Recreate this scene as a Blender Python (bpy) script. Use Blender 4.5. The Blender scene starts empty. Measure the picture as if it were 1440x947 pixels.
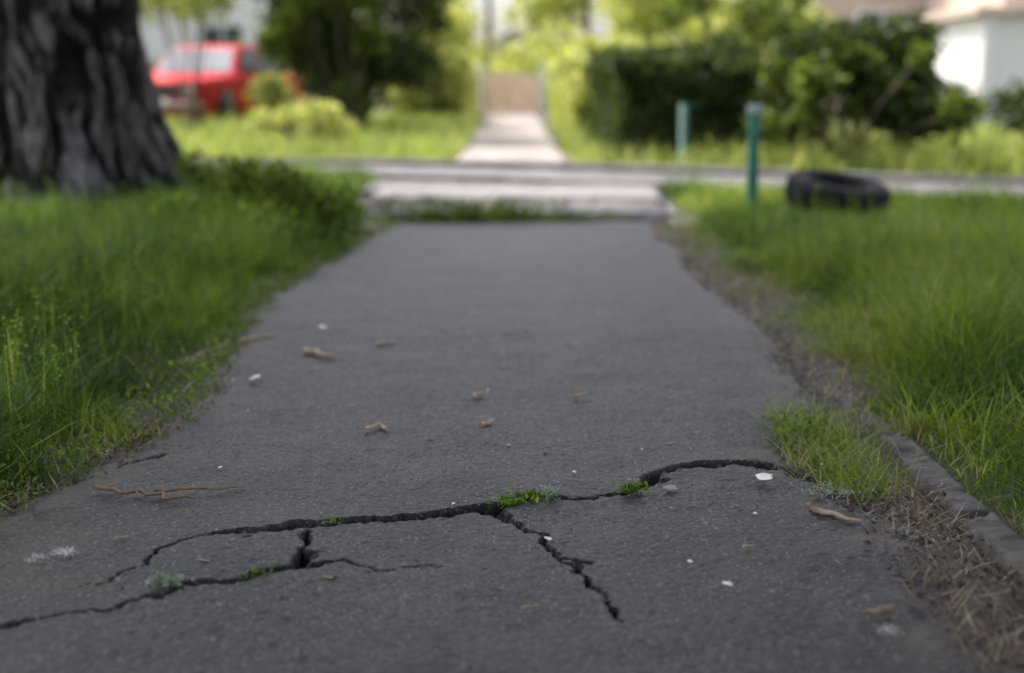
import bpy, math, numpy as np
from mathutils import Vector
rng=np.random.default_rng(7)
S=bpy.context.scene
# ---------------------------------------------------------------- helpers
def h2(ix,iy,seed):
    v=np.sin(ix*127.1+iy*311.7+seed*74.7)*43758.5453
    return v-np.floor(v)
def vn(x,y,seed=0):
    x=np.asarray(x,float);y=np.asarray(y,float)
    ix=np.floor(x);iy=np.floor(y);fx=x-ix;fy=y-iy
    fx=fx*fx*(3-2*fx);fy=fy*fy*(3-2*fy)
    a=h2(ix,iy,seed);b=h2(ix+1,iy,seed);c=h2(ix,iy+1,seed);d=h2(ix+1,iy+1,seed)
    return (a*(1-fx)+b*fx)*(1-fy)+(c*(1-fx)+d*fx)*fy
def fbm(x,y,seed=0,o=4):
    s=0;a=.5
    for i in range(o):
        s=s+a*vn(x*2**i,y*2**i,seed+i*3);a*=.5
    return s/(1-.5**o)
def sst(a,b,x):
    t=np.clip((x-a)/(b-a),0,1);return t*t*(3-2*t)
def link(ob,parent=None):
    S.collection.objects.link(ob)
    if parent: ob.parent=parent
    return ob
def empty(name):
    e=bpy.data.objects.new(name,None);S.collection.objects.link(e);return e
def mesh_np(name,co,quads,mat,parent=None,smooth=True,attrs=None):
    me=bpy.data.meshes.new(name)
    co=np.ascontiguousarray(co,dtype=np.float32);quads=np.ascontiguousarray(quads,dtype=np.int32)
    k=quads.shape[1];nf=len(quads)
    me.vertices.add(len(co));me.vertices.foreach_set('co',co.ravel())
    me.loops.add(nf*k);me.loops.foreach_set('vertex_index',quads.ravel())
    me.polygons.add(nf);me.polygons.foreach_set('loop_start',np.arange(nf,dtype=np.int32)*k)
    me.update(calc_edges=True)
    me.polygons.foreach_set('use_smooth',np.full(nf,smooth,dtype=bool))
    for n,a in (attrs or {}).items():
        at=me.attributes.new(n,'FLOAT','POINT');at.data.foreach_set('value',np.ascontiguousarray(a,dtype=np.float32))
    me.materials.append(mat);me.validate()
    return link(bpy.data.objects.new(name,me),parent)
def grid_quads(nx,ny):
    i=np.arange(nx-1);j=np.arange(ny-1);I,J=np.meshgrid(i,j)
    a=(J*nx+I).ravel();return np.stack([a,a+1,a+1+nx,a+nx],1)
def grid(name,xs,ys,zf,mat,parent=None,attrs=None):
    X,Y=np.meshgrid(xs,ys);r=zf(X,Y);Z,at=r if isinstance(r,tuple) else (r,{})
    return mesh_np(name,np.stack([X.ravel(),Y.ravel(),Z.ravel()],1),grid_quads(len(xs),len(ys)),mat,parent,True,{k:v.ravel() for k,v in at.items()})
def box_data(boxes):
    V=[];F=[]
    for (x0,x1,y0,y1,z0,z1) in boxes:
        b=len(V)
        V+=[(x0,y0,z0),(x1,y0,z0),(x1,y1,z0),(x0,y1,z0),(x0,y0,z1),(x1,y0,z1),(x1,y1,z1),(x0,y1,z1)]
        F+=[(b,b+3,b+2,b+1),(b+4,b+5,b+6,b+7),(b,b+1,b+5,b+4),(b+1,b+2,b+6,b+5),(b+2,b+3,b+7,b+6),(b+3,b,b+4,b+7)]
    return V,F
def boxes(name,bx,mat,parent=None,bev=0):
    V,F=box_data(bx);o=mesh_np(name,np.array(V),np.array(F),mat,parent,False)
    if bev:
        m=o.modifiers.new('b','BEVEL');m.width=bev;m.segments=2
    return o
def tubes(name,paths,mat,parent=None,n=8):
    V=[];F=[];b=0
    for pts,rad in paths:
        pts=np.array(pts,float);m=len(pts);rad=np.broadcast_to(np.array(rad,float),(m,))
        for i in range(m):
            t=pts[min(i+1,m-1)]-pts[max(i-1,0)];t=t/(np.linalg.norm(t)+1e-9)
            up=np.array([0,0,1.]) if abs(t[2])<.9 else np.array([1.,0,0])
            u=np.cross(t,up);u/=np.linalg.norm(u);v=np.cross(t,u)
            for k in range(n):
                a=2*math.pi*k/n;V.append(pts[i]+rad[i]*(math.cos(a)*u+math.sin(a)*v))
        for i in range(m-1):
            for k in range(n):
                k2=(k+1)%n;F.append((b+i*n+k,b+i*n+k2,b+(i+1)*n+k2,b+(i+1)*n+k))
        for e in (0,m-1):
            c=len(V);V.append(pts[e]);
            for k in range(0,n,2):
                F.append((c,b+e*n+k,b+e*n+(k+1)%n,b+e*n+(k+2)%n))
        b=len(V)
    return mesh_np(name,np.array(V),np.array(F),mat,parent,True)
def rdir(n):
    v=rng.normal(size=(n,3));return v/np.linalg.norm(v,axis=1)[:,None]
def leaves(name,P,size,mat,parent=None,aspect=.55,flat=0.0,ups=None):
    n=len(P);d=rdir(n);nrm=rdir(n)
    if flat: nrm[:,2]+=flat;
    if ups is not None: d=d+ups
    d/=np.linalg.norm(d,axis=1)[:,None]
    s=np.cross(d,nrm);s/=(np.linalg.norm(s,axis=1)[:,None]+1e-9);nr=np.cross(s,d)
    L=(size*rng.uniform(.6,1.3,n))[:,None];W=L*aspect*.5
    a=P;b=P+d*L*.45+s*W+nr*L*.1;c=P+d*L-nr*L*.08;e=P+d*L*.45-s*W+nr*L*.1
    co=np.stack([a,b,c,e],1).reshape(-1,3)
    q=np.arange(n*4).reshape(n,4)
    return mesh_np(name,co,q,mat,parent,False,{'rnd':np.repeat(rng.random(n),4)})
def clump_pts(centers,radii,n,shell=.6,squash=.8):
    centers=np.array(centers,float);radii=np.array(radii,float)
    w=radii**2;idx=rng.choice(len(centers),n,p=w/w.sum())
    r=radii[idx]*(shell+(1-shell)*rng.random(n))*(0.75+.5*rng.random(n)**2)
    v=rdir(n);v[:,2]*=squash
    return centers[idx]+v*r[:,None]
# ---------------------------------------------------------------- materials
def mat(name):
    m=bpy.data.materials.new(name);m.use_nodes=True;nt=m.node_tree
    return m,nt,nt.nodes['Principled BSDF'],nt.nodes,nt.links
def simple(name,col,rough=.6,var=.15,scale=8,metal=0,bump=0,spec=.5):
    m,nt,p,N,L=mat(name)
    tc=N.new('ShaderNodeTexCoord');nz=N.new('ShaderNodeTexNoise');nz.inputs['Scale'].default_value=scale;nz.inputs['Detail'].default_value=6
    L.new(tc.outputs['Object'],nz.inputs['Vector'])
    r=N.new('ShaderNodeValToRGB');r.color_ramp.elements[0].position=.3;r.color_ramp.elements[1].position=.7
    r.color_ramp.elements[0].color=[c*(1-var) for c in col]+[1];r.color_ramp.elements[1].color=[min(1,c*(1+var)) for c in col]+[1]
    L.new(nz.outputs['Fac'],r.inputs['Fac']);L.new(r.outputs['Color'],p.inputs['Base Color'])
    p.inputs['Roughness'].default_value=rough;p.inputs['Metallic'].default_value=metal;p.inputs['Specular IOR Level'].default_value=spec
    if bump:
        b=N.new('ShaderNodeBump');b.inputs['Strength'].default_value=bump;b.inputs['Distance'].default_value=.01
        L.new(nz.outputs['Fac'],b.inputs['Height']);L.new(b.outputs['Normal'],p.inputs['Normal'])
    return m
def leafmat(name,stops,trans=.45,tcol=(1.3,1.25,.6),rough=.5,spec=.2):
    m,nt,p,N,L=mat(name)
    at=N.new('ShaderNodeAttribute');at.attribute_name='rnd'
    r=N.new('ShaderNodeValToRGB');cr=r.color_ramp
    while len(cr.elements)<len(stops): cr.elements.new(.5)
    for i,(pos,c) in enumerate(stops): cr.elements[i].position=pos;cr.elements[i].color=(*c,1)
    L.new(at.outputs['Fac'],r.inputs['Fac']);L.new(r.outputs['Color'],p.inputs['Base Color'])
    p.inputs['Roughness'].default_value=rough;p.inputs['Specular IOR Level'].default_value=spec
    t=N.new('ShaderNodeBsdfTranslucent');mu=N.new('ShaderNodeMix');mu.data_type='RGBA';mu.blend_type='MULTIPLY';mu.inputs[0].default_value=1
    L.new(r.outputs['Color'],mu.inputs[6]);mu.inputs[7].default_value=(*tcol,1);mu.clamp_result=False
    L.new(mu.outputs[2],t.inputs['Color'])
    mx=N.new('ShaderNodeMixShader');mx.inputs[0].default_value=trans
    L.new(p.outputs[0],mx.inputs[1]);L.new(t.outputs[0],mx.inputs[2]);L.new(mx.outputs[0],N['Material Output'].inputs['Surface'])
    return m
def asphalt(name,base=.05,speck=.2):
    m,nt,p,N,L=mat(name)
    tc=N.new('ShaderNodeTexCoord')
    n1=N.new('ShaderNodeTexNoise');n1.inputs['Scale'].default_value=3.2;n1.inputs['Detail'].default_value=8;n1.inputs['Roughness'].default_value=.68
    n2=N.new('ShaderNodeTexNoise');n2.inputs['Scale'].default_value=150;n2.inputs['Detail'].default_value=4;n2.inputs['Roughness'].default_value=.8
    v=N.new('ShaderNodeTexVoronoi');v.inputs['Scale'].default_value=160
    for n in (n1,n2,v): L.new(tc.outputs['Object'],n.inputs['Vector'])
    r1=N.new('ShaderNodeValToRGB');r1.color_ramp.elements[0].position=.32;r1.color_ramp.elements[1].position=.68
    r1.color_ramp.elements[0].color=(base*.6,base*.55,base*.6,1);r1.color_ramp.elements[1].color=(base*1.6,base*1.46,base*1.53,1)
    L.new(n1.outputs['Fac'],r1.inputs['Fac'])
    r2=N.new('ShaderNodeValToRGB');r2.color_ramp.elements[0].position=.38;r2.color_ramp.elements[1].position=.64
    r2.color_ramp.elements[0].color=(.2,.2,.2,1);r2.color_ramp.elements[1].color=(2.2,2.2,2.2,1)
    L.new(n2.outputs['Fac'],r2.inputs['Fac'])
    mu=N.new('ShaderNodeMix');mu.data_type='RGBA';mu.blend_type='MULTIPLY';mu.inputs[0].default_value=1
    L.new(r1.outputs['Color'],mu.inputs[6]);L.new(r2.outputs['Color'],mu.inputs[7])
    sep=N.new('ShaderNodeSeparateColor');L.new(v.outputs['Color'],sep.inputs[0])
    gt=N.new('ShaderNodeMath');gt.operation='GREATER_THAN';gt.inputs[1].default_value=.76;L.new(sep.outputs[0],gt.inputs[0])
    lt=N.new('ShaderNodeMath');lt.operation='LESS_THAN';lt.inputs[1].default_value=.44;L.new(v.outputs['Distance'],lt.inputs[0])
    ml=N.new('ShaderNodeMath');ml.operation='MULTIPLY';L.new(gt.outputs[0],ml.inputs[0]);L.new(lt.outputs[0],ml.inputs[1])
    ml2=N.new('ShaderNodeMath');ml2.operation='MULTIPLY';L.new(ml.outputs[0],ml2.inputs[0]);L.new(sep.outputs[1],ml2.inputs[1])
    mx=N.new('ShaderNodeMix');mx.data_type='RGBA';L.new(ml2.outputs[0],mx.inputs[0]);L.new(mu.outputs[2],mx.inputs[6]);mx.inputs[7].default_value=(speck,speck*.93,speck*.92,1)
    at=N.new('ShaderNodeAttribute');at.attribute_name='crk'
    mc=N.new('ShaderNodeMix');mc.data_type='RGBA';L.new(at.outputs['Fac'],mc.inputs[0]);L.new(mx.outputs[2],mc.inputs[6]);mc.inputs[7].default_value=(.006,.005,.0045,1)
    ad=N.new('ShaderNodeAttribute');ad.attribute_name='dust'
    md=N.new('ShaderNodeMix');md.data_type='RGBA';L.new(ad.outputs['Fac'],md.inputs[0]);L.new(mc.outputs[2],md.inputs[6]);md.inputs[7].default_value=(.13,.112,.10,1)
    L.new(md.outputs[2],p.inputs['Base Color'])
    p.inputs['Roughness'].default_value=.42;p.inputs['Specular IOR Level'].default_value=.27
    b=N.new('ShaderNodeBump');b.inputs['Strength'].default_value=1;b.inputs['Distance'].default_value=.005
    L.new(n2.outputs['Fac'],b.inputs['Height']);L.new(b.outputs['Normal'],p.inputs['Normal'])
    return m
M_as=asphalt('asphalt_mat',.036,.24)
M_con=simple('concrete_mat',(.25,.23,.22),.8,.3,7,bump=.5)
M_kerb=simple('kerb_mat',(.10,.088,.088),.85,.5,22,bump=1)
M_slab=simple('old_slab_mat',(.14,.128,.135),.7,.4,5,bump=.5)
def groundmat():
    m,nt,p,N,L=mat('ground_mat')
    tc=N.new('ShaderNodeTexCoord')
    n1=N.new('ShaderNodeTexNoise');n1.inputs['Scale'].default_value=60;n1.inputs['Detail'].default_value=6;n1.inputs['Roughness'].default_value=.7
    n2=N.new('ShaderNodeTexNoise');n2.inputs['Scale'].default_value=1.3;n2.inputs['Detail'].default_value=5
    L.new(tc.outputs['Object'],n1.inputs['Vector']);L.new(tc.outputs['Object'],n2.inputs['Vector'])
    r=N.new('ShaderNodeValToRGB');r.color_ramp.elements[0].position=.3;r.color_ramp.elements[1].position=.75
    r.color_ramp.elements[0].color=(.04,.032,.027,1);r.color_ramp.elements[1].color=(.25,.21,.175,1);L.new(n1.outputs['Fac'],r.inputs['Fac'])
    g=N.new('ShaderNodeValToRGB');g.color_ramp.elements[0].position=.3;g.color_ramp.elements[1].position=.7
    g.color_ramp.elements[0].color=(.03,.05,.014,1);g.color_ramp.elements[1].color=(.09,.13,.03,1);L.new(n2.outputs['Fac'],g.inputs['Fac'])
    at=N.new('ShaderNodeAttribute');at.attribute_name='green'
    mx=N.new('ShaderNodeMix');mx.data_type='RGBA';L.new(at.outputs['Fac'],mx.inputs[0]);L.new(r.outputs['Color'],mx.inputs[6]);L.new(g.outputs['Color'],mx.inputs[7])
    L.new(mx.outputs[2],p.inputs['Base Color']);p.inputs['Roughness'].default_value=.95
    b=N.new('ShaderNodeBump');b.inputs['Strength'].default_value=.9;b.inputs['Distance'].default_value=.01
    L.new(n1.outputs['Fac'],b.inputs['Height']);L.new(b.outputs['Normal'],p.inputs['Normal']);return m
M_gr=groundmat()
M_grass=leafmat('grass_mat',[(0,(.018,.045,.008)),(.3,(.055,.115,.014)),(.55,(.13,.215,.028)),(.8,(.23,.32,.055)),(.92,(.34,.38,.10)),(1,(.48,.42,.22))],.45,(1.3,1.3,.6),.45,.15)
M_grassL=leafmat('lawn_far_mat',[(0,(.14,.21,.04)),(.6,(.30,.38,.10)),(1,(.5,.5,.24))],.5,(1.3,1.25,.7),.5,.15)
M_dry=leafmat('dry_grass_mat',[(0,(.16,.12,.075)),(.5,(.33,.27,.19)),(1,(.5,.44,.34))],.2,(1,1,.9),.7)
M_crown=leafmat('crown_leaf_mat',[(0,(.03,.06,.015)),(1,(.09,.15,.03))],.15)
M_lf_dark=leafmat('leaf_dark_mat',[(0,(.02,.034,.012)),(.6,(.05,.08,.022)),(1,(.15,.19,.05))],.3)
M_lf_mid=leafmat('leaf_mid_mat',[(0,(.05,.08,.015)),(.6,(.13,.19,.035)),(1,(.27,.32,.09))],.45)
M_lf_lit=leafmat('leaf_sunlit_mat',[(0,(.24,.29,.09)),(.6,(.46,.51,.2)),(1,(.74,.72,.44))],.5)  # yellow-green leaves, with sunlight and haze put into the colour
M_lf_weed=leafmat('weed_mat',[(0,(.06,.12,.015)),(.6,(.14,.24,.035)),(1,(.30,.40,.10))],.4)
M_lf_pale=leafmat('pale_leaf_mat',[(0,(.2,.25,.17)),(1,(.42,.48,.38))],.3,(1,1,1))
M_wood=simple('branch_mat',(.09,.065,.045),.85,.4,12,bump=.5)
M_twig=simple('twig_mat',(.23,.155,.11),.8,.4,60)
M_twig2=simple('seed_pod_mat',(.40,.30,.21),.8,.3,80)
M_white=simple('petal_mat',(.8,.77,.75),.7,.12,90)
M_green=simple('green_paint_mat',(.025,.16,.12),.5,.35,15)
M_dead=simple('dead_leaf_mat',(.13,.09,.065),.8,.5,30)
# ---------------------------------------------------------------- layout functions
def jag(y,s,a=.055):
    return a*2*(fbm(y*4.5,y*0+s,s,4)-.5)+.018*(vn(y*45,y*0+s,s+9)-.5)*2
LY=[-4,2.3,2.68,2.95,3.26,3.55,4.15,5.2,6.0,7.2,7.9,9]
LX=[-1.0,-1.0,-.98,-.93,-.83,-.82,-.89,-.93,-.92,-.77,-.71,-.70]
RY=[-4,1.3,1.96,2.15,2.45,2.68,2.8,3.0,3.1,3.26,3.6,4.15,5.0,6.1,7.9,9]
RX=[.72,.71,.70,.69,.73,.66,.60,.63,.64,.76,.80,.82,.84,.81,.82,.80]
def XL(y): return np.interp(y,LY,LX)+jag(y,3)
def XR(y): return np.interp(y,RY,RX)+jag(y,5,.04)
C=[]
C.append([(-.76,2.02,.005),(-.62,2.08,.008),(-.55,2.14,.012),(-.53,2.20,.010),(-.47,2.205,.018),(-.405,2.245,.016),(-.34,2.27,.017),(-.28,2.30,.005)])
C.append([(-.36,2.47,.006),(-.365,2.40,.012),(-.355,2.33,.015),(-.35,2.28,.012)])
C.append([(-.56,2.44,.005),(-.45,2.455,.012),(-.40,2.49,.014),(-.325,2.52,.010),(-.205,2.535,.011),(-.13,2.56,.013),(-.075,2.59,.014),(-.04,2.605,.019),(.012,2.645,.008),(.07,2.67,.007),(.18,2.68,.008),(.236,2.72,.012),(.30,2.81,.023),(.40,2.89,.026),(.50,2.90,.025),(.575,2.86,.025),(.62,2.80,.022)])
C.append([(-.04,2.575,.02),(0,2.50,.011),(.05,2.44,.008),(.083,2.36,.008),(.108,2.22,.007),(.15,2.14,.005),(.165,2.03,.003)])
C.append([(.083,2.34,.005),(.12,2.315,.013),(.145,2.305,.006)])
C.append([(-.62,2.28,.004),(-.6,2.38,.004),(-.56,2.44,.004)])
C.append([(-.83,2.9,.003),(-.80,2.97,.008),(-.77,3.02,.012)])
C.append([(-.28,2.30,.003),(-.2,2.25,.003),(-.12,2.27,.002)])
C.append([(-.62,2.28,.003),(-.66,2.2,.003),(-.7,2.16,.002)])
def seg_crack(X,Y):
    Xw=X+.020*(fbm(X*18,Y*18,11,3)-.5)*2+.009*(vn(X*90,Y*90,12)-.5)
    Yw=Y+.026*(fbm(X*17,Y*17,21,3)-.5)*2+.010*(vn(X*90,Y*90,22)-.5)
    best=np.full(X.shape,-1e3)
    for pl in C:
        for (x0,y0,w0),(x1,y1,w1) in zip(pl[:-1],pl[1:]):
            dx,dy=x1-x0,y1-y0;t=np.clip(((Xw-x0)*dx+(Yw-y0)*dy)/(dx*dx+dy*dy),0,1)
            d=np.hypot(Xw-x0-t*dx,Yw-y0-t*dy);w=w0+(w1-w0)*t
            w=w*(.4+1.05*vn(X*26,Y*26,31))
            best=np.maximum(best,1-d/w)
    return best
main=C[2]
mx_=np.array([p[0] for p in main]);my_=np.array([p[1] for p in main])
def path_z(X,Y):
    Z=.012*(fbm(X*1.6,Y*1.6,41,3)-.5)+.005*(fbm(X*9,Y*9,43,3)-.5)*2
    Z=Z+.0030*(vn(X*150,Y*150,45)-.5)+.0016*(vn(X*70,Y*70,46)-.5)
    Z=Z+.008*np.sin(Y*2.9+.5*np.sin(X*2))*sst(3.4,4.5,Y)
    crk=np.zeros_like(X)
    r0,r1=np.searchsorted(Y[:,0],[1.85,3.3])
    if r1>r0:
        xs,ys=X[r0:r1],Y[r0:r1]
        b=seg_crack(xs,ys)
        cc=sst(0.0,.55,b)
        yc=np.interp(xs,mx_,my_)
        side=(ys-yc)
        inr=sst(.22,.32,xs)*sst(.72,.6,xs)
        heave=.016*np.exp(-np.abs(side)/.10)*inr*(side>0)+.013*np.exp(-np.abs(side)/.12)*inr*(side<=0)
        inl=sst(-.6,-.4,xs)*sst(.2,0,xs)
        heave=heave+.006*np.exp(-np.abs(side+.0)/.08)*inl*np.where(side>0,1.3,.3)
        Z[r0:r1]+=heave-.028*cc
        crk[r0:r1]=sst(-.05,.4,b)*.97
    jl=X-XL(Y);jr=XR(Y)-X;e=np.minimum(jl,jr)
    endn=8.30+.10*(fbm(X*5,X*0+3,61,3)-.5)*2-Y
    e=np.minimum(e,endn)
    Z=Z-.012*sst(.06,0,e)
    Z=np.where(e<0,Z-.09*sst(0,-.012,e),Z)
    dust=sst(.14,0,e+.09*(fbm(X*14,Y*14,71,3)-.5)*2)*.6+.14*sst(.55,.8,fbm(X*5,Y*5,73,4))*sst(.7,.1,e)
    dust=dust*(e>-.004)
    return Z,{'crk':np.clip(crk+.7*(e<-.004),0,1),'dust':dust*(1-np.clip(crk*1.3,0,1))}
ysl=list(np.arange(-4,1.6,.05))+list(np.arange(1.6,3.6,.0045))
y=3.6
while y<8.5: ysl.append(y);y+=.0045*(y/3.6)**1.6
grid('asphalt_path',np.linspace(-1.14,.98,480),np.array(ysl),path_z,M_as)
# ---------------------------------------------------------------- ground
RC=np.array([(-30,14.2),(-12,13.7),(-1.5,12.9),(0,12.35),(1,11.8),(3.7,10.2),(8,7.6),(20,1.5)])
def roady(x): return np.interp(x,RC[:,0],RC[:,1])
def gh(X,Y):
    ins=np.minimum(X-np.interp(Y,LY,LX),np.interp(Y,RY,RX)-X)
    out=np.maximum(-ins,0)
    Z=-.016+.02*(fbm(X*4,Y*4,81,4)-.5)*sst(30,10,Y)+.02*sst(.1,.8,out)*sst(9.5,8,Y)
    inside=sst(0.06,.09,ins)*(Y<8.2)*(Y>-5)
    Z=Z-.09*inside
    far=(np.abs(Y-roady(X))<.95)|((np.abs(X)<1.3)&(Y>8.2)&(Y<12.3))|((np.abs(X)<.75)&(Y>12)&(Y<40))
    Z=np.where(far,-.07,Z)
    gr=sst(.12,.4,out+.12*(fbm(X*6,Y*6,91,3)-.5)*2)
    gr=np.where(Y>8.3,.7,gr)
    gr=gr*sst(.9,1.6,np.hypot(X+3.2,Y-10))
    return Z,{'green':gr}
gx=np.concatenate([[-400,-150,-60,-30,-20,-12,-8],np.arange(-6,-2.5,.1),np.arange(-2.5,2.5,.018),np.arange(2.5,6,.1),[8,12,20,30,60,150,400]])
gy=np.concatenate([[-60,-20,-8],np.arange(-5,1,.1),np.arange(1,9,.03),np.arange(9,16,.08),np.arange(16,30,.5),[32,36,42,50,70,120,250,500]])
grid('ground',gx,gy,gh,M_gr)
def strip(name,off0,off1,z,mat,wob=.02,xs=np.arange(-30,20,.08),th=None):
    yc=roady(xs)
    k=np.gradient(yc,xs);nl=np.sqrt(1+k*k)
    pts=[]
    offs=np.linspace(off0,off1,6)
    for o in offs:
        pts.append(np.stack([xs,yc+o*nl+wob*(fbm(xs*3,xs*0+o,101,3)-.5)*2,np.full_like(xs,z)+.012*(fbm(xs*2,xs*0+o*3,105,3)-.5)],1))
    if th:
        a=pts[0].copy();a[:,2]-=th;b=pts[-1].copy();b[:,2]-=th;pts=[a]+pts+[b]
    co=np.concatenate(pts);return mesh_np(name,co,grid_quads(len(xs),len(pts)),mat,None,False)
strip('cross_footpath',-.72,.80,.012,M_slab)
strip('kerb',-.86,-.70,.05,M_con,.015,th=.12)
strip('kerb',.78,.92,.07,M_con,.015,th=.14)
ap=empty('concrete_apron')
for i,(y0,y1,xa,xb,z) in enumerate([(8.52,9.35,-.78,.95,.03),(9.42,10.3,-.98,1.02,.05),(10.38,10.95,-1.15,1.1,.03)]):
    def zf(X,Y,z=z,y0=y0,y1=y1,xa=xa,xb=xb):
        e=np.minimum(np.minimum(X-xa,xb-X),np.minimum(Y-y0,y1-Y))+.05*(fbm(X*5,Y*5,111,3)-.5)*2
        return z+.018*(fbm(X*3,Y*3,113,3)-.5)-.1*sst(.03,0,e)
    grid('slab_%d'%(i+1),np.arange(xa-.1,xb+.1,.02),np.arange(y0-.06,y1+.06,.02),zf,M_slab if i!=1 else M_con,ap)
grid('slab_4',np.arange(-1.3,1.3,.05),np.arange(10.9,12.0,.05),lambda X,Y:np.where(Y<roady(X)-.9,.0,-.08)+.01*fbm(X*3,Y*3,5,3),M_slab,ap)
M_far=simple('pale_path_mat',(.33,.285,.27),.85,.35,2)
grid('pale_path',np.linspace(-.72,.74,30),np.arange(12.9,42,.1),lambda X,Y:-.005+.015*(fbm(X*2,Y*2,115,3)-.5)-.08*((np.abs(X)>.66-.16*fbm(Y*1.5,X*0+np.sign(X),117,3))|(Y<roady(X)+.93)),M_far)
def stones(name,segs,mat):
    e=empty(name)
    for i,(x0,x1,y0,y1,z1) in enumerate(segs):
        xs=np.linspace(x0,x1,13);ys=np.arange(y0,y1,.008)
        def zf(X,Y):
            ed=np.minimum(np.minimum(X-x0,x1-X),np.minimum(Y-y0,ys[-1]-Y))
            return z1+.005*(fbm(X*30,Y*20,121+i,4)-.5)*2+.010*(fbm(X*3,Y*4,125+i,2)-.5)-.09*(ed<.001)-.008*sst(.012,0,ed)-.012*sst(.62,.75,fbm(X*14,Y*9,127+i,3))
        o=grid('stone_%d'%(i+1),xs,ys,zf,mat,e)
    return e
stones('kerb_stone',[(.825,.900,1.2,1.9,.010),(.825,.900,1.915,2.55,.014),(.83,.905,2.56,3.15,.010),(.84,.91,3.17,3.7,-.003),(.90,.97,3.9,4.7,-.010),(.9,.97,4.8,5.6,-.010)],M_kerb)
stones('kerb_stone',[(-1.06,-.99,5.3,5.85,.0),(-1.05,-.98,5.9,6.5,.004),(-.99,-.92,6.55,7.0,-.004)],M_con)
# ---------------------------------------------------------------- grass
def blades(name,P,h,w,lean,curve,mat,parent=None,rn=None):
    n=len(P);az=rng.uniform(0,2*math.pi,n);D=np.stack([np.cos(az),np.sin(az),0*az],1)
    a2=az+math.pi/2+rng.uniform(-.8,.8,n);Sd=np.stack([np.cos(a2),np.sin(a2),0*az],1)
    rows=[]
    for t,wt in ((0,.8),(.35,1),(.7,.7),(1,.08)):
        c=P+D*(h*(lean*t+curve*t*t))[:,None];c[:,2]+=h*t*(1-.35*curve*t)
        rows+= [c-Sd*(w*wt*.5)[:,None],c+Sd*(w*wt*.5)[:,None]]
    co=np.stack(rows,1).reshape(-1,3)
    b=np.arange(n)[:,None]*8
    q=np.concatenate([b+np.array([[0,1,3,2]]),b+np.array([[2,3,5,4]]),b+np.array([[4,5,7,6]])],1).reshape(-1,4)
    rn=rng.random(n) if rn is None else rn
    return mesh_np(name,co,q,mat,parent,True,{'rnd':np.repeat(rn,8)})
def outdist(x,y):
    return np.maximum(np.interp(y,LY,LX)-x,x-np.interp(y,RY,RX))
def scatter(x0,x1,y0,y1,dens):
    n=int((x1-x0)*(y1-y0)*dens);return rng.uniform(x0,x1,n),rng.uniform(y0,y1,n)
def near_grass(regions):
    Ps=[];H=[];W=[];R=[]
    for (x0,x1,y0,y1,dens,wd) in regions:
        x,y=scatter(x0,x1,y0,y1,dens)
        o=outdist(x,y);cl=fbm(x*4,y*4,131,3);left=x<0
        off=np.where(left,-.03,.07+.06*sst(3.6,4.4,y))
        o2=o-off+.24*(fbm(x*6,y*6,133,4)-.5)*2
        kb=(~left)&(y<3.2);o2=np.where(kb,np.minimum(o2,(x-.87)*1.3+.10*(fbm(x*9,y*9,134,3)-.5)),o2)
        pr=sst(-.02,.14,o2)*(.22+1.05*cl)
        keep=(rng.random(len(x))<pr)&~((~left)&(o<.0))&(o>-.08)
        keep&=np.abs(y-roady(x))>.95
        keep&=~((np.abs(x)<1.1)&(y>8.1))
        keep&=np.hypot(x+3.25,y-10)>.72
        keep&=np.hypot(x-2.0,y-8.85)>.34
        x,y,o2,cl,left=x[keep],y[keep],o2[keep],cl[keep],left[keep]
        tall=sst(.42,.72,fbm(x*1.7+5,y*1.7,139,3))
        hh=(.03+.16*sst(0,.42,o2))*(.35+.8*cl+.6*tall)*rng.uniform(.4,1.5,len(x))
        hh*=np.where(left,1.0,.92)*np.where(y>8.2,.8,1)
        hh*=np.where((np.abs(x-2)<.5)&(y>7.4)&(y<9),.45,1)
        Ps.append(np.stack([x,y,np.full_like(x,-.010)],1));H.append(hh);W.append(rng.uniform(.6,1.3,len(x))*wd)
        pat=sst(.3,.7,fbm(x*2.6,y*2.6,137,4))
        r=rng.random(len(x))*.5+.45*pat+.3*(1-sst(0,.25,o2))*rng.random(len(x))-.03*left+.08*(~left)
        r=np.where(rng.random(len(x))<.05,rng.uniform(.9,1,len(x)),r)
        R.append(np.clip(r-.03,0,1))
    return np.concatenate(Ps),np.concatenate(H),np.concatenate(W),np.concatenate(R)
P,H,W,R=near_grass([(-2.1,-.75,1.6,4.5,9500,.0033),(.8,2.1,1.6,4.5,9500,.0033),(-3.2,-.7,4.5,7,5200,.0045),(.8,2.9,4.5,7,5200,.0045),(-4.6,-.6,7,12.6,1800,.006),(.8,4.6,7,10.6,2200,.006),(-4.5,-2.1,0,4.5,700,.006),(2.1,5,0,4.5,700,.006),(2.9,6,4.5,8,700,.007),(-6,-3.2,4.5,8,700,.007)])
n=len(P);blades('grass',P,H,W,rng.uniform(0,.8,n)*rng.uniform(.3,1,n),rng.uniform(.1,1.1,n),M_grass,rn=R)
x,y=scatter(-1.35,1.35,1.6,8,2600);o=outdist(x,y)
k=(o>-.06)&(o<.32)&(rng.random(len(x))<np.where(x>0,.8,.6)*(1-.6*sst(.12,.3,o)))
x,y=x[k],y[k];n=len(x)
blades('dry_grass',np.stack([x,y,np.full(n,-.008)],1),rng.uniform(.008,.045,n),rng.uniform(.0015,.004,n),rng.uniform(.3,2.2,n),rng.uniform(.1,.6,n),M_dry)
x1,y1=scatter(-9,-.60,13.2,27,330);x2,y2=scatter(.62,8,12,20,250);x3,y3=scatter(-9,-3.8,9,13.2,350)
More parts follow.
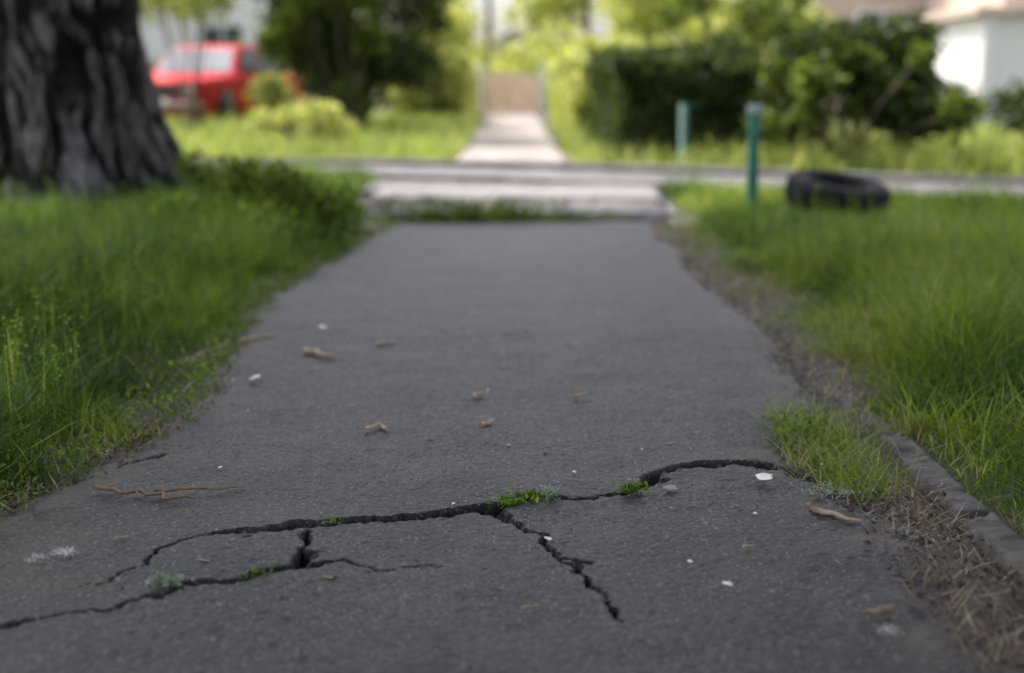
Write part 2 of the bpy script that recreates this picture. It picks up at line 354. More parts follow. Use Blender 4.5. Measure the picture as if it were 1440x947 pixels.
x=np.concatenate([x1,x2,x3]);y=np.concatenate([y1,y2,y3]);k=(np.abs(y-roady(x))>1.05)&(rng.random(len(x))<.3+fbm(x*1.2,y*1.2,141,3));x,y=x[k],y[k];n=len(x)
blades('lawn_grass',np.stack([x,y,np.full(n,-.02)],1),rng.uniform(.12,.42,n)*(.5+fbm(x,y,143,3)),rng.uniform(.008,.018,n),rng.uniform(0,.5,n),rng.uniform(.1,.8,n),M_grassL)
sx=np.concatenate([rng.uniform(-2.2,-1.05,520),rng.uniform(1.1,2.4,260)]);sy=rng.uniform(2.6,8.2,780)
k=outdist(sx,sy)>.12;sx,sy=sx[k],sy[k];n=len(sx);sh=rng.uniform(.14,.28,n)
st=empty('seeding_weeds')
blades('stalks',np.stack([sx,sy,0*sx-.01],1),sh,np.full(n,.0028),rng.uniform(0,.12,n),rng.uniform(0,.1,n),M_grass,st,rn=rng.uniform(.6,.95,n))
q=np.repeat(np.arange(n),26);t=rng.uniform(.55,1.02,len(q))
sp=np.stack([sx[q],sy[q],sh[q]*t*.97],1)+rng.normal(size=(len(q),3))*.010
leaves('seed_heads',sp,.008,M_lf_weed,st,.8)
P=[]
for i in range(130):
    sd=rng.choice([-1,-1,1]);cy=rng.uniform(2.4,8.0) if sd<0 else rng.uniform(3.4,8);cx=(np.interp(cy,LY,LX)+.05-abs(rng.normal(.03,.09))) if sd<0 else (np.interp(cy,RY,RX)+.04+abs(rng.normal(.03,.09)))
    P.append(np.stack([rng.normal(cx,.035,30),rng.normal(cy,.045,30),rng.random(30)*rng.uniform(.02,.06)],1))
leaves('verge_weeds',np.concatenate(P),.018,M_lf_weed,None,.38,.6,ups=np.array([0,0,.4]))
# ---------------------------------------------------------------- small weeds on the path
def tuft(name,cx,cy,rx,ry,hz,n,size,m,z0=0):
    P=np.stack([rng.normal(cx,rx,n),rng.normal(cy,ry,n),z0+rng.random(n)*hz],1)
    return leaves(name,P,size,m,None,.5,.6,ups=np.array([0,0,.4]))
tuft('crack_weed',.0,2.63,.018,.008,.008,100,.013,M_lf_weed)
tuft('crack_weed',.035,2.665,.022,.008,.010,110,.013,M_lf_weed)
tuft('crack_weed',.237,2.70,.012,.008,.014,80,.014,M_lf_weed,.005)
tuft('crack_weed',-.33,2.515,.014,.007,.005,30,.009,M_lf_weed)
tuft('crack_weed',-.425,2.24,.014,.006,.005,30,.009,M_lf_weed)
tuft('pale_weed',.073,2.67,.008,.010,.022,90,.010,M_lf_pale)
tuft('pale_weed',-.555,2.19,.013,.012,.014,80,.015,M_lf_pale)
tuft('pale_weed',.63,2.70,.02,.02,.012,120,.012,M_lf_pale)
n=1000;px=rng.normal(.69,.055,n);py=rng.uniform(2.68,3.4,n)
k=(px>.59)&(px<.84);px,py=px[k],py[k];n=len(px)
blades('grass_tuft',np.stack([px,py,px*0-.02],1),rng.uniform(.03,.10,n),rng.uniform(.002,.0035,n),rng.uniform(0,.9,n),rng.uniform(.2,.9,n),M_grass,rn=rng.uniform(.5,1,n))
tuft('grass_tuft',.66,3.14,.035,.05,.05,170,.017,M_lf_weed,0)
tuft('grass_tuft',.87,2.1,.02,.04,.04,160,.014,M_lf_weed,.01)
n=260;px=rng.normal(-.1,.36,n);py=rng.normal(8.42,.06,n)
blades('grass_tuft',np.stack([px,py,px*0-.02],1),rng.uniform(.05,.13,n),rng.uniform(.006,.012,n),rng.uniform(0,.8,n),rng.uniform(.2,.9,n),M_grass,rn=rng.uniform(.2,.8,n))
P=np.stack([rng.normal(-.25,.28,700),rng.normal(8.42,.06,700),rng.random(700)*.10],1);leaves('low_weeds',P,.04,M_lf_mid)
for cx,cy,hh,nn in ((-1.08,7.2,.42,900),(-1.0,7.6,.3,400),(-1.32,7.5,.46,800),(-1.75,8.3,.42,500),(-1.1,8.4,.2,350),(-1.12,6.6,.18,300),(-1.6,7.0,.25,300)):
    P=clump_pts([(cx,cy,hh*.5),(cx+.1,cy+.1,hh*.35),(cx-.1,cy,hh*.7)],[.17,.15,.13],nn,.3,.9);P[:,2]=np.abs(P[:,2])
    leaves('dock_weed',P,.06,M_lf_weed if hh<.31 else M_lf_mid,None,.4,.5,ups=np.array([0,0,.5]))
# ---------------------------------------------------------------- litter on the asphalt
def wig(p0,p1,k=7,a=.006,z=.006,r=.0025,seed=None):
    p0=np.array(p0);p1=np.array(p1);t=np.linspace(0,1,k);d=p1-p0;nn=np.array([-d[1],d[0]])/(np.hypot(*d)+1e-9)
    o=rng.normal(size=k)*a;o[0]=o[-1]=0
    xy=p0+t[:,None]*d+o[:,None]*nn
    return np.column_stack([xy,z+rng.random(k)*.003]),np.linspace(r,r*.5,k)
tubes('twig',[wig((-.83,2.72),(-.61,2.64),10,.009,.009,.0045),wig((-.81,2.71),(-.78,2.75),4,.002,.009,.003),wig((-.70,2.69),(-.53,2.725),8,.006,.009,.0038),wig((-.74,2.69),(-.72,2.66),4,.002,.009,.002)],M_twig)
for a,b,r in (((-.62,4.2),(-.52,4.1),.010),((-.335,3.2),(-.31,3.26),.006),((-.29,3.21),(-.31,3.25),.005),((-.072,3.24),(-.045,3.29),.006),((-.09,3.56),(-.08,3.60),.006),((.155,3.56),(.195,3.57),.005),((-.42,4.3),(-.36,4.35),.006),((-.5,4.9),(-.44,4.95),.006),((-.85,4.35),(-.75,4.45),.006),((-.95,4.0),(-.88,4.3),.005),((.4,2.36),(.42,2.37),.003),((-.7,2.4),(-.68,2.42),.003)):
    tubes('fallen_seed',[wig(a,b,6,r*.7,.007,r)],M_twig2)
tubes('fallen_seed',[wig((.565,2.565),(.64,2.50),6,.004,.009,.006),wig((.56,2.575),(.6,2.56),6,.003,.008,.004)],M_twig2)
tubes('dead_leaf_stem',[wig((.58,2.06),(.53,2.045),6,.004,.007,.008)],M_twig)
paths=[]
for i in range(70):
    xx=rng.uniform(-.8,.7);yy=rng.uniform(1.9,7);a=rng.uniform(0,3.14);l=rng.uniform(.008,.03)
    paths.append(wig((xx,yy),(xx+l*math.cos(a),yy+l*math.sin(a)),5,.002,.005,rng.uniform(.0008,.0025)))
tubes('path_litter',paths,M_twig2,None,5)
def flake(name,cx,cy,rx,ry,m,z=.009):
    k=14;a=np.linspace(0,2*math.pi,k,endpoint=False)+rng.uniform(0,1);r=1+.3*rng.uniform(-1,1,size=k);ti=rng.uniform(-.35,.35)
    V=[(cx,cy,z+.003)]+[(cx+rx*r[i]*math.cos(a[i]),cy+ry*r[i]*math.sin(a[i]),z+.001*rng.random()+ti*rx*math.cos(a[i])) for i in range(k)]
    F=[(0,1+i,1+(i+1)%k) for i in range(k)]
    return mesh_np(name,np.array(V),np.array(F),m,None,True)
flake('pale_petal',.506,2.765,.017,.024,M_white,.019);flake('pale_petal',.31,2.70,.015,.014,M_con,.014)
flake('pale_petal',.345,2.17,.008,.009,M_white);flake('pale_petal',.063,2.40,.007,.009,M_white)
flake('paper_scrap',-.70,3.78,.018,.02,M_white,.010);flake('paper_scrap',-.62,4.6,.014,.02,M_white,.008)
for i in range(130):
    xx=rng.uniform(-.8,.75);yy=rng.uniform(1.9,6.5)
    s=rng.uniform(.0015,.0045);flake('litter_fleck',xx,yy,s,s*1.4,[M_con,M_dead,M_twig2,M_con,M_white][i%5],.007)
def gravel(name,P,s,m):
    n=len(P);base=np.array([(1,0,0),(0,1,0),(-1,0,0),(0,-1,0),(0,0,.8),(0,0,-.8)],float)
    co=P[:,None,:]+base[None]*(s*(1))[:,None,None]*rng.uniform(.6,1.3,(n,6,1))
    a=rng.uniform(0,6.28,n);c,si=np.cos(a)[:,None],np.sin(a)[:,None]
    rel=co-P[:,None];co=np.stack([rel[...,0]*c-rel[...,1]*si,rel[...,0]*si+rel[...,1]*c,rel[...,2]],-1)+P[:,None]
    f=np.array([(0,1,4),(1,2,4),(2,3,4),(3,0,4),(1,0,5),(2,1,5),(3,2,5),(0,3,5)])
    return mesh_np(name,co.reshape(-1,3),(np.arange(n)[:,None,None]*6+f[None]).reshape(-1,3),m,None,False)
x,y=scatter(-1.2,1.2,1.6,7.5,3600);o=outdist(x,y);k=(o>-.08)&(o<.22)&(rng.random(len(x))<np.exp(-np.abs(o)/.07));x,y=x[k],y[k];n=len(x)
gravel('gravel',np.stack([x,y,np.where(outdist(x,y)<0,.002,-.008)],1),rng.uniform(.0015,.006,n),M_kerb)
x=rng.uniform(-.85,.75,2200);y=rng.uniform(1.8,4.2,2200)
b=seg_crack(x[None],y[None])[0];pr=np.where(b>-3,.6,.15);k=rng.random(2200)<pr;x,y=x[k],y[k];n=len(x)
gravel('gravel',np.stack([x,y,x*0+.003],1),rng.uniform(.001,.003,n),M_kerb)
paths=[]
for i in range(60):
    cx=rng.uniform(.64,.82);cy=rng.uniform(1.85,2.75);a=rng.uniform(0,3.14);l=rng.uniform(.015,.055)
    paths.append(wig((cx,cy),(cx+l*math.cos(a),cy+l*math.sin(a)),5,.004,-.004,rng.uniform(.0008,.002)))
for i in range(110):
    sd=rng.choice([-1,1]);cy=rng.uniform(2.5,5.5);cx=(float(np.interp(cy,LY,LX))-rng.uniform(-.03,.1)) if sd<0 else float(np.interp(cy,RY,RX))+rng.uniform(-.03,.15);a=rng.uniform(0,3.14);l=rng.uniform(.01,.05)
    paths.append(wig((cx,cy),(cx+l*math.cos(a),cy+l*math.sin(a)),5,.003,-.004,rng.uniform(.001,.002)))
tubes('twig_litter',paths,M_twig,None,5)
P=np.concatenate([np.stack([rng.uniform(.62,.84,480),rng.uniform(1.85,2.75,480),rng.random(480)*.008],1),np.stack([rng.normal(-1.0,.04,200),rng.normal(2.72,.07,200),rng.random(200)*.008],1),np.stack([rng.normal(-.86,.03,160),rng.normal(3.15,.15,160),rng.random(160)*.008],1)]);leaves('leaf_litter',P,.016,M_dead,None,.6,2)
def fluff(cx,cy,r,n,ry=1.1):
    P=np.stack([rng.normal(cx,r,n),rng.normal(cy,r*ry,n),.004+rng.random(n)*.006],1)
    blades('poplar_fluff',P,rng.uniform(.002,.007,n),np.full(n,.0007),rng.uniform(.4,3,n),rng.uniform(.1,1,n),M_white)
fluff(-.765,2.33,.010,170);fluff(-.80,2.30,.008,60);fluff(.555,1.98,.009,50);fluff(.63,2.7,.022,130);fluff(-.88,3.0,.02,60);fluff(.72,2.5,.03,260,5);fluff(.78,3.3,.03,120,4)
# ---------------------------------------------------------------- big tree, added shade tree
def barkmat():
    m,nt,p,N,L=mat('bark_mat')
    at=N.new('ShaderNodeAttribute');at.attribute_name='rid'
    tc=N.new('ShaderNodeTexCoord');mp=N.new('ShaderNodeMapping');mp.inputs['Scale'].default_value=(26,26,7)
    nz=N.new('ShaderNodeTexNoise');nz.inputs['Scale'].default_value=1.3;nz.inputs['Detail'].default_value=8;nz.inputs['Roughness'].default_value=.78;nz.inputs['Distortion'].default_value=.5
    L.new(tc.outputs['Object'],mp.inputs[0]);L.new(mp.outputs[0],nz.inputs['Vector'])
    ad=N.new('ShaderNodeMath');ad.operation='MULTIPLY_ADD';ad.inputs[1].default_value=1.1;L.new(nz.outputs['Fac'],ad.inputs[0]);
    sb=N.new('ShaderNodeMath');sb.operation='MULTIPLY_ADD';sb.inputs[1].default_value=.85;sb.inputs[2].default_value=-.58;L.new(at.outputs['Fac'],sb.inputs[0]);L.new(sb.outputs[0],ad.inputs[2])
    r=N.new('ShaderNodeValToRGB');cr=r.color_ramp;cr.elements[0].position=.12;cr.elements[0].color=(.004,.0035,.0035,1);cr.elements[1].position=.88;cr.elements[1].color=(.32,.29,.30,1)
    e=cr.elements.new(.5);e.color=(.04,.035,.037,1)
    L.new(ad.outputs[0],r.inputs['Fac']);L.new(r.outputs['Color'],p.inputs['Base Color']);p.inputs['Roughness'].default_value=.8;p.inputs['Specular IOR Level'].default_value=.25
    b=N.new('ShaderNodeBump');b.inputs['Strength'].default_value=1;b.inputs['Distance'].default_value=.05;L.new(nz.outputs['Fac'],b.inputs['Height']);L.new(b.outputs['Normal'],p.inputs['Normal'])
    return m
M_bark=barkmat()
def trunk(name,cx,cy,r0,hgt,parent,flare=.5,nth=700,nz=420):
    th=np.linspace(0,2*math.pi,nth,endpoint=False);zz=-.1+(hgt+.1)*np.linspace(0,1,nz)**1.3
    T,Z=np.meshgrid(th,zz);U=T/(2*math.pi)
    def per(fx,zc,seed,du=0):
        u=np.mod(U+du,1)*fx
        def nn(uu): return vn(uu,zc,seed)
        a=nn(u);w=np.clip((u-(fx-1)),0,1);return a*(1-w)+nn(u-fx)*w
    warp=(per(9,Z*1.5,201)-.5)*.050+(per(26,Z*4,203)-.5)*.022+.02*np.sin(Z*1.3)
    f1=per(52,Z*2.1,205,warp);f2=per(104,Z*4.5,206,warp*1.1);f3=per(210,Z*16,207,warp)
    g1=np.abs(2*f1-1);g2=np.abs(2*f2-1)
    rid=np.clip(sst(.02,.45,g1)*.55+sst(0,.5,g2)*.38+f3*.3-.12,0,1)
    fl=flare*np.exp(-np.maximum(Z,0)/.36)*(1+.35*np.sin(T*5+1)+.2*np.sin(T*3))
    R=r0*(1+fl)*(1-.02*Z)+.085*(rid-.7)+.05*(per(14,Z*1.6,213,warp)-.5)+.03*(per(6,Z*.8,215)-.5)+.022*(f3-.5)
    co=np.stack([cx+R*np.cos(T),cy+R*np.sin(T),Z],-1).reshape(-1,3)
    i=np.arange(nth);q=[]
    for j in range(nz-1):
        q.append(np.stack([j*nth+i,j*nth+(i+1)%nth,(j+1)*nth+(i+1)%nth,(j+1)*nth+i],1))
    return mesh_np(name,co,np.concatenate(q),M_bark,parent,True,{'rid':rid.ravel()})
def bigtree(name,cx,cy,r0,th,cc,cr,nl,nclump,lsize,**k):
    e=empty(name);trunk('trunk',cx,cy,r0,th,e,**k)
    cent=[];lim=[]
    while len(cent)<nclump:
        v=rng.uniform(-1,1,3)
        if .2<np.linalg.norm(v)<1: cent.append(np.array(cc)+v*np.array(cr))
    for c in cent[:26]:
        p0=np.array([cx,cy,th-.15]);mid=p0+(c-p0)*.45+np.array([0,0,.5])
        lim.append(([p0,p0+(mid-p0)*.5+[0,0,.3],mid,c],[r0*.45,r0*.3,r0*.18,.03]))
    tubes('limbs',lim,M_wood,e,7)
    leaves('foliage',clump_pts(cent,rng.uniform(1.0,1.6,nclump),nl,.1),lsize,M_crown,e,.85,.8)
    return e
bigtree('added_shade_tree',-3.22,10.0,.62,5.0,(-3.6,7.1,9.6),(6.2,5.7,2.4),48000,88,.28,flare=.72)
bigtree('added_shade_tree',-5.2,-1.0,.40,4.0,(-1.8,-.2,5.4),(4.4,3.4,1.5),24000,44,.26,flare=.4,nth=160,nz=100)  # unseen tree behind the camera, added to darken the near path
# ---------------------------------------------------------------- shrubs and trees behind
def shrub(name,cl,rad,n,size,m,asp=.6,zmin=.03,stems=True,shell=.5,sr=1):
    e=empty(name);P=clump_pts(cl,rad,n,shell);P[:,2]=np.maximum(P[:,2],zmin+rng.random(n)*.1)
    leaves('foliage',P,size,m,e,asp,.3)
    if stems:
        c0=np.mean(cl,axis=0);c0[2]=-.05
        tubes('stems',[([c0+[rng.normal()*.1,rng.normal()*.1,0],(c0+np.array(c))/2+[0,0,.1],c],[.05*sr,.035*sr,.012]) for c in cl],M_wood,e,6)
    return e
def rc(n,x0,x1,y0,y1,z0,z1): return np.stack([rng.uniform(x0,x1,n),rng.uniform(y0,y1,n),rng.uniform(z0,z1,n)],1)
shrub('leafy_tree',rc(32,-3.4,-1.1,19.5,22,.6,3.6),rng.uniform(.4,.7,32),21000,.12,M_lf_dark,sr=.5)
shrub('leafy_tree',rc(12,-3.4,-1.3,18.6,19.4,.5,3.0),rng.uniform(.2,.4,12),3000,.12,M_lf_mid,sr=.3)
shrub('leafy_tree',rc(12,-1.7,-1.0,24,27,.5,2.8),rng.uniform(.35,.6,12),6000,.1,M_lf_lit)
shrub('yellow_bush',rc(8,-2.75,-1.9,15.6,16.6,.1,.45),rng.uniform(.18,.28,8),2600,.07,M_lf_lit)
shrub('yellow_bush',rc(7,-3.5,-3.1,19.0,20,.15,.85),rng.uniform(.2,.3,7),2200,.08,M_lf_lit)
shrub('leafy_tree',rc(15,-4.8,-3.5,18.3,19.5,1.75,3.6),rng.uniform(.3,.5,15),4500,.11,M_lf_lit,sr=.2)
def hedge(name,x0,x1,y0,y1,z1,n,size,m):
    e=empty(name);u=rng.uniform(x0,x1,n);v=rng.uniform(y0,y1,n);w=rng.random(n)*z1
    f=rng.integers(0,5,n);d=rng.exponential(.09,n)
    u=np.where(f==0,x0+d,np.where(f==1,x1-d,u));v=np.where(f==2,y0+d,v);w=np.where(f>=3,z1-d,w);w=np.maximum(w,.02)
    bm=.26*(fbm(u*2+w*2,v*2+w,151,3)-.5)*2
    P=np.stack([u+bm,v+bm,w+bm*.9],1);leaves('foliage',P,size,m,e,.6)
    ln=[]
    for i in range(30):
        a=rng.uniform(x0+.2,x1-.2);b=rng.uniform(y0+.2,y1-.2);ln.append(([(a,b,-.05),(a+rng.normal()*.1,b,.5*z1),(a+rng.normal()*.2,b,z1-.1)],[.03,.02,.008]))
    tubes('stems',ln,M_wood,e,5);return e
hedge('clipped_hedge',.98,2.4,13.9,18.5,1.08,22000,.08,M_lf_dark)
hedge('clipped_hedge',.85,2.2,19,31,1.25,16000,.12,M_lf_lit)
hedge('clipped_hedge',-2.0,-.85,25,34,1.2,11000,.12,M_lf_lit)
shrub('rose_bush',rc(20,2.4,4.0,13.0,14.6,.3,1.25),rng.uniform(.22,.4,20),7500,.11,M_lf_dark,.7,sr=.3)
shrub('rose_bush',rc(12,2.3,4.0,12.5,13.2,.3,1.2),rng.uniform(.12,.24,12),1900,.10,M_lf_mid,.7,sr=.3)
shrub('low_bush',rc(16,4.1,6.6,12.6,14.2,.2,.7),rng.uniform(.25,.4,16),6000,.09,M_lf_dark,.6,sr=.3)
shrub('low_bush',rc(10,4.4,5.6,11.6,12.3,.3,1.1),rng.uniform(.16,.28,10),2400,.09,M_lf_mid,.6,sr=.3)
shrub('leafy_tree',rc(26,1.3,5.0,20,25,1.3,3.8),rng.uniform(.4,.7,26),8500,.14,M_lf_lit,sr=.4)
shrub('leafy_tree',rc(10,2.0,4.2,17.5,19.5,1.2,2.2),rng.uniform(.25,.4,10),2400,.1,M_lf_mid,sr=.3)
cl=np.concatenate([rc(34,-16,0,46,56,.5,7),rc(30,1,14,50,58,.5,6),rc(8,-4,4,44,47,.5,1.4)])
e=shrub('distant_trees',cl,rng.uniform(1.0,1.9,len(cl)),24000,.34,M_lf_lit,.7,stems=False,shell=.4)
tubes('stems',[([(a,52,-.1),(a+.2,52,3),(a,52.5,6)],[.16,.12,.05]) for a in np.linspace(-15,13,9)],M_wood,e,7)
# ---------------------------------------------------------------- green posts, rail, tyre
f=empty('green_fence_post')
boxes('post',[(1.485,1.550,8.97,9.035,-.1,.60)],M_green,f,.008)
boxes('cap',[(1.478,1.557,8.963,9.042,.601,.66)],simple('galv_mat',(.35,.38,.4),.5),f,.006)
f=empty('green_rail_fence')
tubes('posts',[([(1.60,13.4,-.1),(1.60,13.4,.60)],.042),([(2.06,14.0,-.1),(2.06,14.0,.58)],.016)],simple('dark_green_paint_mat',(.012,.085,.065),.6,.3,15),f,10)
tubes('rail',[([(1.60,13.4,.575),(2.06,14.0,.575)],.014)],bpy.data.materials['dark_green_paint_mat'],f,8)
def tyre(name,c,R,r,m,rot=None):
    V=[];F=[];n=40;k=14
    for i in range(n):
        a=2*math.pi*i/n
        for j in range(k):
            b=2*math.pi*j/k
            cr=math.copysign(abs(math.cos(b))**.6,math.cos(b))*r*.8;cz=math.copysign(abs(math.sin(b))**.6,math.sin(b))*r
            if abs(math.cos(b))<.98 and math.cos(b)>.7: cr-=.008*(i%2)
            V.append(((R+cr)*math.cos(a),(R+cr)*math.sin(a),cz))
    for i in range(n):
        for j in range(k):
            F.append((i*k+j,((i+1)%n)*k+j,((i+1)%n)*k+(j+1)%k,i*k+(j+1)%k))
    o=mesh_np(name,np.array(V),np.array(F),m,None,True);o.location=c
    if rot:o.rotation_euler=rot
    return o
M_rub=simple('rubber_mat',(.008,.008,.010),.75,.3,20,spec=.2)
tyre('car_tyre',(2.02,8.85,.11),.25,.095,M_rub,(math.radians(9),math.radians(7),0))
# ---------------------------------------------------------------- red car
def car(loc,rot):
    e=empty('parked_car')
    M_red=simple('red_paint_mat',(.60,.012,.02),.5,.05,3,spec=.2)
    M_gl=simple('car_glass_mat',(.20,.21,.25),.6,.1,2,spec=.15);M_ch=simple('chrome_mat',(.35,.35,.37),.35,.05,4,metal=1)
    M_bl=simple('black_trim_mat',(.02,.02,.02),.5);M_lm=simple('lamp_mat',(.5,.5,.48),.3);M_pl=simple('plate_mat',(.8,.8,.78),.4);M_am=simple('amber_mat',(.8,.25,.02),.3)
    def loft(name,secs,m,bev=.0):
        V=[];F=[];k=None
        for s in secs:
            y,wb,wt,z0,z1,r=s
            ring=[(-wb+r,z0),(-wb,z0+r),(-(wb+wt)/2-.012,(z0+z1)/2),(-wt,z1-r),(-wt+r,z1),(0,z1+.015),(wt-r,z1),(wt,z1-r),((wb+wt)/2+.012,(z0+z1)/2),(wb,z0+r),(wb-r,z0),(0,z0)]
            k=len(ring);V+=[(x,y,z) for x,z in ring]
        for i in range(len(secs)-1):
            for j in range(k): F.append((i*k+j,i*k+(j+1)%k,(i+1)*k+(j+1)%k,(i+1)*k+j))
        for i in (0,len(secs)-1):
            b=i*k
            for a in ((0,1,2,9),(0,9,10,11),(2,3,8,9),(3,4,7,8),(4,5,6,7)): F.append(tuple(b+t for t in a))
        o=mesh_np(name,np.array(V),np.array(F),m,e,True);mo=o.modifiers.new('b','BEVEL');mo.width=.012;mo.segments=2;mo.limit_method='ANGLE'
        return o
    loft('body',[(-2.03,.72,.70,.34,.74,.04),(-1.98,.78,.76,.28,.80,.05),(-1.3,.80,.77,.25,.86,.05),(-.75,.81,.77,.24,.90,.05),(.9,.81,.77,.24,.90,.05),(1.6,.80,.76,.26,.88,.05),(2.0,.77,.74,.32,.82,.05),(2.05,.70,.70,.38,.78,.04)],M_red)
    loft('cabin',[(-.80,.70,.69,.88,.90,.008),(-.35,.70,.57,.88,1.30,.03),(-.1,.71,.56,.88,1.34,.03),(.6,.71,.56,.88,1.345,.03),(.95,.70,.56,.88,1.31,.03),(1.35,.69,.66,.88,.93,.01)],M_red)
    def quad(name,pts,m): return mesh_np(name,np.array(pts),np.array([(0,1,2,3)]),m,e,False)
    quad('windscreen',[(-.64,-.80,.925),(.64,-.80,.925),(.53,-.385,1.29),(-.53,-.385,1.29)],M_gl)
    quad('rear_window',[(-.6,1.36,.95),(.6,1.36,.95),(.5,1.0,1.29),(-.5,1.0,1.29)],M_gl)
    for s in (-1,1):
        quad('front_side_window',[(s*.726,-.55,.93),(s*.726,.22,.93),(s*.608,.22,1.27),(s*.608,-.28,1.27)],M_gl)
        quad('rear_side_window',[(s*.726,.28,.93),(s*.726,1.05,.93),(s*.608,.85,1.27),(s*.608,.28,1.27)],M_gl)
        tubes('headlamp',[([(s*.55,-2.0,.62),(s*.55,-2.07,.62)],.095)],M_lm,e,16)
        boxes('indicator',[(s*.55-.09,s*.55+.09,-2.065,-2.03,.42,.48)],M_am,e)
        boxes('mirror',[(s*.83-.07,s*.83+.07,-.52,-.45,.93,1.03)],M_bl,e,.01)
        for yy in (-1.28,1.2):
            t=tyre('wheel',(s*.72,yy,.29),.215,.08,M_rub,(0,math.pi/2,0));t.parent=e
            tubes('hub',[([(s*.68,yy,.29),(s*.79,yy,.29)],.14)],M_ch,e,16)
            tubes('wheel_arch',[([(s*.70,yy,.31),(s*.825,yy,.31)],.325)],M_bl,e,24)
    boxes('grille',[(-.43,.43,-2.06,-2.02,.54,.70)],M_bl,e,.005)
    boxes('bumper',[(-.80,.80,-2.16,-2.05,.38,.47)],M_ch,e,.02);boxes('rear_bumper',[(-.80,.80,2.06,2.15,.38,.47)],M_ch,e,.02)
    boxes('number_plate',[(-.26,.26,-2.175,-2.162,.42,.53)],M_pl,e)
    e.location=loc;e.rotation_euler=(0,0,rot)
car((-4.85,23.6,0.03),math.radians(-14))
# ---------------------------------------------------------------- buildings
M_tan=simple('tan_render_mat',(.6,.47,.40),.85,.12,1.5);M_wh=simple('white_render_mat',(.8,.78,.78),.85,.06,1.5);M_gls=simple('window_glass_mat',(.05,.06,.07),.1,.2,2);M_fr=simple('frame_mat',(.7,.7,.7),.5);M_roof=simple('roof_mat',(.4,.37,.36),.8)
def building(name,x0,x1,y0,y1,h,m,fl=3,nw=5,door=False,roof=True):
    e=empty(name);boxes('walls',[(x0,x1,y0,y1,-.2,h)],m,e)
    g=[];fr=[]
    for f in range(fl):
        for i in range(nw):
            cx=x0+(i+.5)*(x1-x0)/nw;z=1.1+f*3.0
            if z+1.5>h: continue
            g.append((cx-.6,cx+.6,y0-.02,y0+.05,z,z+1.4));fr+=[(cx-.7,cx-.6,y0-.06,y0-.004,z,z+1.4),(cx+.6,cx+.7,y0-.06,y0-.004,z,z+1.4),(cx-.7,cx+.7,y0-.06,y0-.004,z+1.401,z+1.5),(cx-.78,cx+.78,y0-.12,y0-.004,z-.1,z-.001),(cx-.03,cx+.03,y0-.05,y0-.022,z,z+1.4)]
    for f in range(fl):
        for i in range(max(1,int((y1-y0)/3.5))):
            cy=y0+(i+.5)*(y1-y0)/max(1,int((y1-y0)/3.5));z=1.1+f*3
            if z+1.5>h: continue
            g.append((x0-.02,x0+.05,cy-.6,cy+.6,z,z+1.4));fr+=[(x0-.12,x0-.004,cy-.7,cy+.7,z-.1,z-.001),(x0-.06,x0-.004,cy-.7,cy+.7,z+1.401,z+1.5)]
    if g: boxes('windows',g,M_gls,e);boxes('window_frames',fr,M_fr,e)
    if roof: boxes('roof',[(x0-.3,x1+.3,y0-.3,y1+.3,h+.002,h+.25)],M_roof,e)
    return e
building('apartment_building',7.6,28,36.5,48,11,M_tan,3,6)
b=building('white_annex',9.75,18,30,35.5,2.15,M_wh,0,0,roof=False)
boxes('ledge',[(9.5,18.2,29.75,35.7,2.152,2.32)],M_tan,b,.02)
boxes('pilaster',[(9.70,9.95,29.9,29.997,-.2,2.15)],M_wh,b)
boxes('upper_wall',[(10.3,18,30.6,36.4,2.322,5.4)],M_tan,b)
building('pale_building',-34,-7.5,46,58,10,M_wh,3,8)
g=empty('wooden_gate');M_gt=simple('gate_wood_mat',(.85,.6,.47),.7,.2,5)
boxes('planks',[(-.62+i*.155,-.62+i*.155+.145,33.0,33.03,.05,.95+.05*math.sin(i*math.pi/7)) for i in range(8)],M_gt,g)
boxes('posts',[(-.78,-.66,32.96,33.1,-.1,1.2),(.64,.76,32.96,33.1,-.1,1.2)],M_fr,g,.01)
boxes('rails',[(-.65,.63,33.035,33.07,.2,.28),(-.65,.63,33.035,33.07,.7,.78)],M_gt,g)
h=empty('garden_house');boxes('walls',[(-1.7,2.1,62,68,-.1,1.9)],M_wh,h)
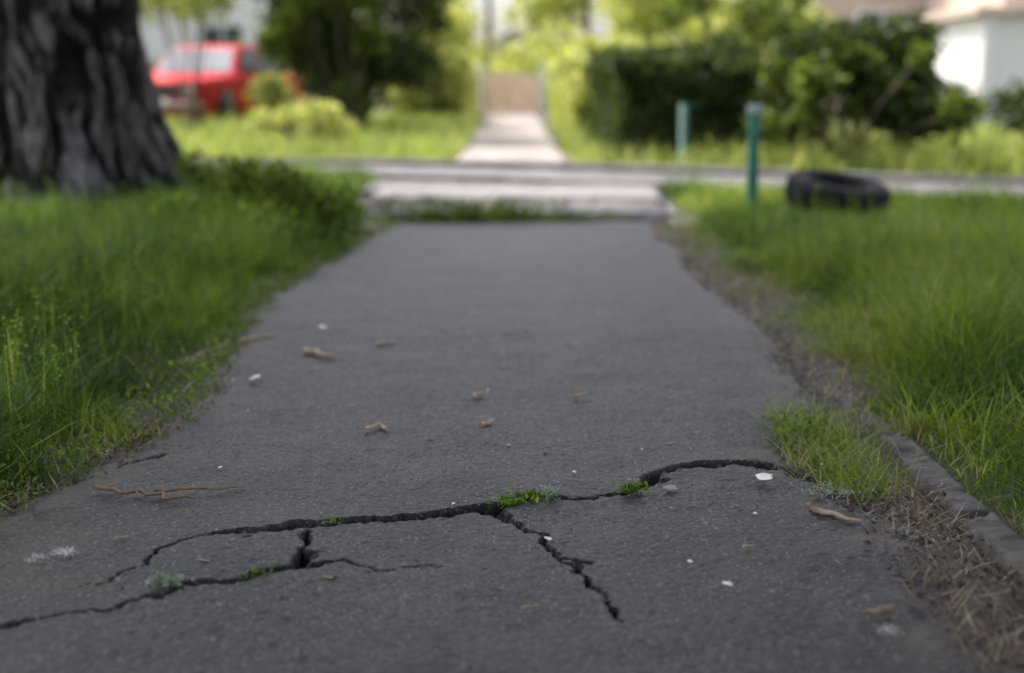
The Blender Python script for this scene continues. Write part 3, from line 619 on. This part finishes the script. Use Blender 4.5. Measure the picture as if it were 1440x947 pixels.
mesh_np('roof',np.array([(-2.0,61.7,1.9),(2.4,61.7,1.9),(2.4,68.3,1.9),(-2.0,68.3,1.9),(.2,61.7,3.0),(.2,68.3,3.0)]),np.array([(0,4,5,3),(1,2,5,4)]),M_roof,h,False)
mesh_np('gable',np.array([(-1.7,61.99,1.9),(2.1,61.99,1.9),(.2,61.99,2.9),(.2,61.99,1.9)]),np.array([(0,3,2),(3,1,2)]),M_wh,h,False)
boxes('door',[(-.4,.8,61.94,61.99,-.1,1.8)],M_gt,h);boxes('windows',[(-1.4,-.8,61.94,61.99,.9,1.5),(1.1,1.8,61.94,61.99,.9,1.5)],M_gls,h)
# ---------------------------------------------------------------- light, world, camera
el=math.radians(58);azv=Vector((-.80,.60,0)).normalized()
tosun=Vector((azv.x*math.cos(el),azv.y*math.cos(el),math.sin(el)))
sd=bpy.data.lights.new('sun','SUN');sd.energy=5;sd.angle=math.radians(.53);sd.color=(1,.95,.86)
so=link(bpy.data.objects.new('sun',sd));so.rotation_euler=tosun.to_track_quat('Z','Y').to_euler();so.location=(-20,15,25)
w=bpy.data.worlds.new('World');S.world=w;w.use_nodes=True;nt=w.node_tree
sk=nt.nodes.new('ShaderNodeTexSky');sk.sky_type='NISHITA';sk.sun_disc=False;sk.sun_elevation=el;sk.sun_rotation=math.atan2(tosun.x,tosun.y)
sk.dust_density=4;sk.air_density=1.0
hs=nt.nodes.new('ShaderNodeHueSaturation');hs.inputs['Saturation'].default_value=.4
bg=nt.nodes['Background'];nt.links.new(sk.outputs[0],hs.inputs['Color']);nt.links.new(hs.outputs[0],bg.inputs[0]);bg.inputs[1].default_value=.37
cd=bpy.data.cameras.new('camera');cd.lens=50;cd.sensor_width=36;cd.clip_end=1500;cd.clip_start=.05
cd.dof.use_dof=True;cd.dof.focus_distance=2.78;cd.dof.aperture_fstop=1.7
co=link(bpy.data.objects.new('camera',cd));co.location=(0,0,.8);co.rotation_euler=(math.radians(90-10.16),0,0)
S.camera=co
S.view_settings.view_transform='Standard';S.view_settings.look='None';S.view_settings.exposure=0
